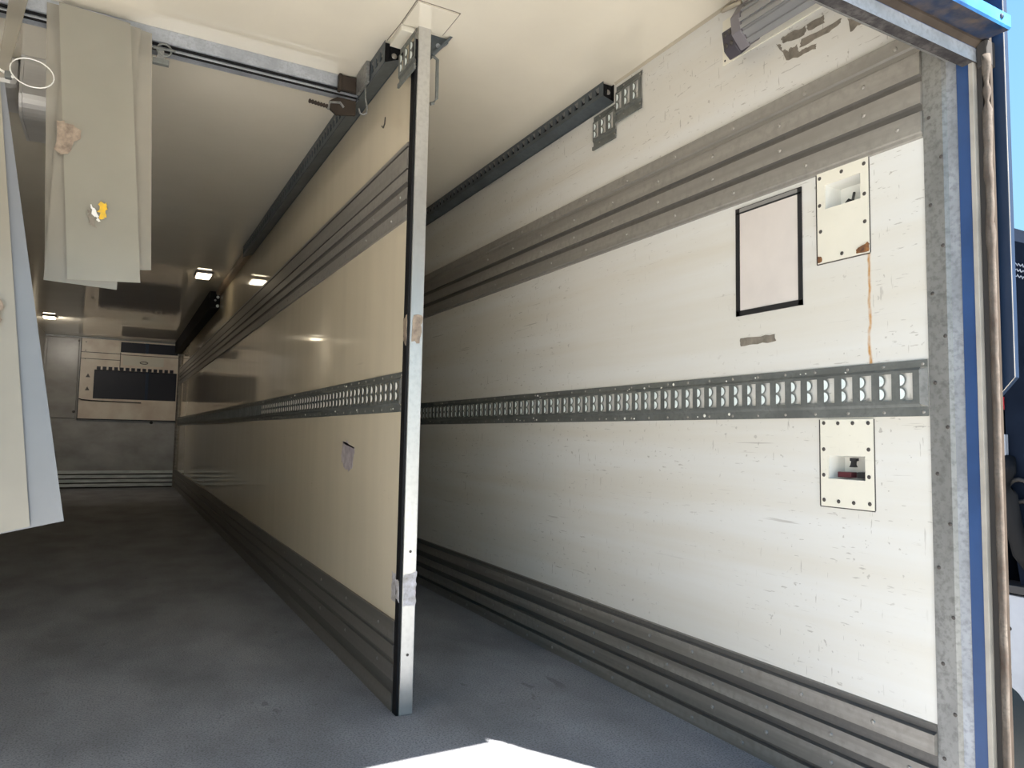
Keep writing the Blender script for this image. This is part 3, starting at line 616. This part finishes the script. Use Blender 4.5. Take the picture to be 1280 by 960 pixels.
# seam scuff under lower plate
sg = thing('framed_notice', (XR, 1.48, 1.284), 'blank pale notice with a thick black border on the white wall', 'notice')
Y0, Y1, Z0, Z1, BW = 1.357, 1.603, 1.284, 1.622, .016
MB().box(XR-.003, XR-.0005, Y0+BW*.6, Y1-BW*.6, Z0+BW*.6, Z1-BW*.6).build('sheet', M_sign, sg)
fb = MB(); fb.box(XR-.005, XR-.0005, Y0, Y0+BW*.8, Z0, Z1); fb.box(XR-.005, XR-.0005, Y1-BW, Y1, Z0, Z1); fb.box(XR-.005, XR-.0005, Y0, Y1, Z0, Z0+BW); fb.box(XR-.005, XR-.0005, Y0, Y1, Z1-BW*1.15, Z1-BW*.85); fb.box(XR-.005, XR-.0005, Y0, Y1, Z1-BW*.12, Z1)
fb.build('border', M_signblack, sg)
tb = MB().box(XR-.0048, XR-.0005, Y0+.010, Y1-.003, Z1-BW*.87, Z1-BW*.1).build('top_border', M_signgrey, sg); tb['label'] = 'worn grey top border'
tag(torn('tape_strip', wl, [(1.453, 1.191), (1.459, 1.214), (1.525, 1.213), (1.591, 1.216), (1.588, 1.191), (1.52, 1.192)], M_residue, None, amp=.0018), 'short grey tape strip under the framed notice', 'tape')
gr = thing('glue_residue', (XR, 1.33, 2.00), 'torn grey glue residue on the wall below the ribbed lamp', 'residue')
for pts in ([(1.423, 2.094), (1.395, 2.094), (1.34, 2.086), (1.338, 2.072), (1.344, 2.063), (1.419, 2.072)], [(1.334, 2.090), (1.28, 2.085), (1.275, 2.065), (1.332, 2.068)],
            [(1.444, 2.084), (1.427, 2.077), (1.423, 2.058), (1.399, 2.040), (1.395, 2.048), (1.367, 2.045), (1.364, 2.019), (1.348, 2.022), (1.303, 2.017), (1.307, 2.005), (1.368, 2.008), (1.404, 2.018)],
            [(1.352, 2.054), (1.223, 2.049), (1.225, 2.037), (1.273, 2.031), (1.36, 2.031)]):
    ragged(MB(), wl, pts, 0, 5, .0028).build('residue_patch', M_residue, gr)
tag(torn('glue_residue', wl, [(1.203, 2.037), (1.177, 2.021), (1.156, 2.001), (1.174, 2.004), (1.197, 1.997)], M_residue, None, amp=.003), 'small torn glue remnant high on the wall by the header beam', 'residue')
# ribbed lamp fixture
fx = thing('lamp_fixture', (XR-.05, 1.35, 2.07), 'grey ribbed aluminium fixture in the wall and ceiling corner', 'fixture')
MB().plate(XR-.0005, .004, 1.02, 1.655, 2.113, 2.262, []).build('backing_plate', M_cream, fx)
body = [(XR-.005, 2.134), (1.617, 2.100), (1.582, 2.136), (1.576, 2.180), (1.606, 2.225), (XR-.005, 2.250)]
MB().prism(body, 'y', 1.02, 1.505).build('body', M_alu, fx)
rbs = MB()
def rib(p, q, f, w=.006, h=.006):
    p = Vector((p[0], 0, p[1])); q = Vector((q[0], 0, q[1])); d = (q-p).normalized(); n = Vector((d.z, 0, -d.x)); 
    if n.x > 0: n = -n
    c = p.lerp(q, f); a = c-d*w; b = c+d*w
    rbs.prism([(a.x, a.z), (b.x, b.z), ((b+n*h).x, (b+n*h).z), ((a+n*h).x, (a+n*h).z)], 'y', 1.02, 1.505)
for f in (.25, .75): rib(body[1], body[2], f)
for f in (.1, .6): rib(body[2], body[3], f)
for f in (.3, .8): rib(body[3], body[4], f)
for f in (.3, .7): rib(body[0], body[1], f)
rbs.build('ribs', M_alu, fx)
capp = [(XR-.005, 2.128), (1.614, 2.092), (1.576, 2.130), (1.570, 2.182), (1.602, 2.232), (XR-.005, 2.256)]
MB().prism(capp, 'y', 1.498, 1.535).build('end_cap', M_cap, fx, bevel=.003)
MB().prism([(XR-.005, 2.124), (1.620, 2.086), (1.594, 2.106), (1.584, 2.166), (XR-.005, 2.196)], 'y', 1.535, 1.585).build('cable_gland_block', M_capd, fx, bevel=.004)
for y, z in ((1.550, 2.12), (1.572, 2.12), (1.552, 2.152), (1.572, 2.152)): MB().dome((1.5925-.166*(z-2.11), y, z), (-1, 0, -.3), .008, .003).build('screw', M_screw, fx)
for y, z in ((1.625, 2.135), (1.645, 2.125)): MB().dome((XR-.0045, y, z), (-1, 0, 0), .004, .002).build('screw', M_screw, fx)
cw = MB(); cw.tube([(1.60, 1.52, 2.235), (1.605, 1.58, 2.25), (1.62, 1.615, 2.265), (1.635, 1.59, 2.285), (1.64, 1.55, 2.297), (1.64, 1.40, 2.298), (1.64, 1.02, 2.298)], .007)
cw.build('supply_cable', M_cable, fx, smooth=True)
sb = MB(); sb.prism([(XR-.001, ZC-.001), (XR-.001, ZC-.009), (XR-.009, ZC-.001)], 'y', 1.02, 2.235); sb = struct(sb.build('trim_4', M_cable))
tag(torn('torn_label', lambda u, v, d: (XP-.0005-d, u, v), [(3.024, .862), (2.95, .868), (2.847, .846), (2.842, .806), (2.87, .763), (2.962, .752), (3.028, .79)], M_plabel, None, amp=.012), 'torn lilac label remnant on the cream partition', 'label')
ws = MB(); ws.tube([(XP-.003, 2.62, 2.09), (XP-.003, 2.60, 2.075), (XP-.003, 2.585, 2.085), (XP-.003, 2.58, 2.11)], .0022, 6)
tag(ws.build('wall_clip', M_screw), 'tiny bent wire clip high on the partition', 'clip')

# ------------------------------------------------------------------ rear door frame
jb = thing('door_jamb', (1.70, .95, 0), 'galvanised rear door jamb with zigzag screws beside the white wall', 'door jamb')
ZT = 1.80
MB().prism([(XR-.004, 1.004), (XR-.004, .958), (XR+.002, .950), (XR+.006, .927), (XR+.10, .927), (XR+.10, 1.004)], 'z', -.12, 1.90, mseg=[0, 0, 1, 0, 0, 0]).build('jamb_profile', [M_galv, M_galvm], jb)
for y, z in [(.964, .304), (.988, .408), (.962, .515), (.992, .621), (.964, .722), (.990, .834), (.964, .941), (.990, 1.044), (.964, 1.151), (.991, 1.254), (.964, 1.363), (.991, 1.466), (.963, 1.575), (.990, 1.679), (.990, .20), (.964, .10)]:
    MB().dome((XR-.004, y, z), (-1, 0, 0), .0048, .0022, 8).build('screw', M_screw, jb)
MB().box(XR+.001, XR+.03, .8985, .9265, -.12, 1.83).build('blue_strip', M_blue, jb, bevel=.001)
MB().box(XR-.002, XR+.03, .8875, .8980, -.12, 1.80).build('seal_strip', M_seal, jb, bevel=.001)
MB().box(XR+.012, XR+.03, .8755, .887, -.12, 1.86).build('groove', M_groove, jb)
MB().box(XR+.002, XR+.10, .93, 1.004, 1.901, ZC+.08).build('jamb_head', M_galv, jb)
# corroded bead: lumpy half-round strip
bd = MB(); pts = []; rr = []
for k in range(90):
    z = -.12+k*(1.90/89); w = 0.0075+(.0030*random.random() if z > 1.35 else .0006*random.random())
    if z > 1.62 and random.random() < .16: w *= .45
    pts.append((XR+.012+random.uniform(-.0015, .0015)*(1 if z > 1.35 else .15), .8668+random.uniform(-.0012, .0012)*(1 if z > 1.35 else .1), z)); rr.append(w)
bd.tube(pts, rr, 9); bd.build('corroded_bead', M_crust, jb, smooth=True)
MB().box(XR+.016, XR+.026, .8605, .8745, -.12, 1.86).build('bead_backing', M_brown, jb)

hd = thing('header_beam', (.35, .90, 1.77), 'scuffed galvanised and blue header beam over the rear opening', 'header beam')
hx0, hx1 = XL-.08, XR+.012
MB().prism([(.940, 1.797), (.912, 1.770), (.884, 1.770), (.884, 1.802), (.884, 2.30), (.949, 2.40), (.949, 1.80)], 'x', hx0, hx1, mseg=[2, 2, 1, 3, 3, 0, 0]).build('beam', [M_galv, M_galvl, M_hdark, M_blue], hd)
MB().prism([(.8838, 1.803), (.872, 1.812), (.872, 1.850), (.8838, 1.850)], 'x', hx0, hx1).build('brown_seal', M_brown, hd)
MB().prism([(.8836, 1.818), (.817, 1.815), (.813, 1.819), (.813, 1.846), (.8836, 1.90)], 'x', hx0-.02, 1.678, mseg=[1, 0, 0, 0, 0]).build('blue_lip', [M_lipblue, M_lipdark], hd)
MB().dome((1.640, .813, 1.833), (0, -1, .1), .007, .004, 10).build('bolt', M_navy, hd)
MB().box(XR+.004, XR+.05, .860, .8835, 1.755, 1.815).build('corner_block', M_groove, hd, bevel=.004)
# left jamb, roof edge: complete the opening
lj = thing('door_jamb', (XL-.04, .95, 0), 'galvanised left rear door jamb hidden left of view', 'door jamb')
MB().box(XL-.10, XL+.005, .86, 1.004, -.12, 1.80).build('jamb_profile', M_galv, lj)
sl = MB().box(XL-.10, XR+.10, .86, .899, -.12, -.004); struct(sl.build('trim_5', M_galv))
# open door leaf folded back beyond the jamb
dl = thing('side_flap', (1.715, .88, 1.008), 'dark navy upright flap standing behind the corroded edge of the right jamb', 'flap')
MB().prism([(.842, 1.050), (.878, 1.008), (.915, 1.008), (.915, 2.60), (.842, 2.60)], 'x', 1.702, 1.722).build('flap_panel', M_navy, dl)
MB().tube([(1.704, .878, 1.007), (1.704, .8415, 1.050), (1.704, .8415, 2.60)], .0010, 6).build('edge_strip', M_seal, dl)

# ------------------------------------------------------------------ neighbouring vehicle seen past the jamb
nv = thing('parked_truck', (5.4, 3.0, ZG), 'dark truck with white skirt parked beyond the right jamb', 'truck')
MB().prism([(9.0, 1.95), (1.83, 1.95), (1.80, 1.90), (1.78, 1.86), (1.70, 1.82), (-1.6, 1.82), (-1.6, .05), (1.76, .05), (1.835, .60), (1.835, 1.15), (1.90, 1.30), (1.90, .05), (9.0, .05)], 'x', 3.62, 7.2).build('body', M_vbody, nv)
MB().prism([(2.2, .235), (1.0, .215), (1.0, -.33), (1.70, -.33), (1.80, -.20), (1.86, -.16), (2.2, -.14)], 'x', 3.585, 3.70).build('skirt', M_vwhite, nv, bevel=.006)
MB().box(3.57, 3.72, 1.0, 2.0, .240, .275).build('step_edge', M_dark, nv, bevel=.004)
MB().box(3.575, 3.60, 1.0, 2.0, .262, .272).build('step_trim', M_vwhite, nv)
for y, z in ((1.828, .078), (1.834, -.125)): MB().dome((3.585, y, z), (-1, 0, 0), .011, .006).build('skirt_bolt', M_dark, nv)
MB().tube([(3.62, 1.83, .84), (3.58, 1.815, .78), (3.56, 1.80, .68), (3.56, 1.785, .55), (3.58, 1.765, .42), (3.62, 1.72, .33)], .035, 12).build('air_hose', M_black, nv, smooth=True)
hb = MB(); hb.tube([(3.60, 1.775+.05*math.cos(a*math.pi/8), .70+.05*math.sin(a*math.pi/8)) for a in range(16)], .010, 6, closed=True); hb.build('hose_coupling', M_groove, nv, smooth=True)
for k in range(3):
    z = 1.752-k*.030; p = []
    for j in range(30): p.append((3.612, 1.783-k*.006-j*.0042, z-.0020*j+.007*math.sin(j*1.9+k)+.004*math.sin(j*3.1)))
    MB().tube(p, .0022, 5).build('white_script', M_vwhite, nv)
MB().box(3.60, 3.625, 1.838, 1.852, 1.07, 1.13).build('red_lamp', M_red, nv)
MB().box(3.59, 3.62, 1.824, 1.846, .85, .955).build('white_marker', M_vwhite, nv, bevel=.003)
for y in (-.6, 5.5, 7.0):
    for x0, x1 in ((3.70, 3.98), (6.8, 7.1)):
        w = MB(); w.prism([(y+.45*math.cos(a*math.pi/12), ZG+.451+.45*math.sin(a*math.pi/12)) for a in range(24)], 'x', x0, x1); w.build('wheel', M_dark, nv, bevel=.02)
for o in bpy.data.objects:
    if 'w' in o: del o['w']
for m in bpy.data.materials:
    if 'b' in m: del m['b']
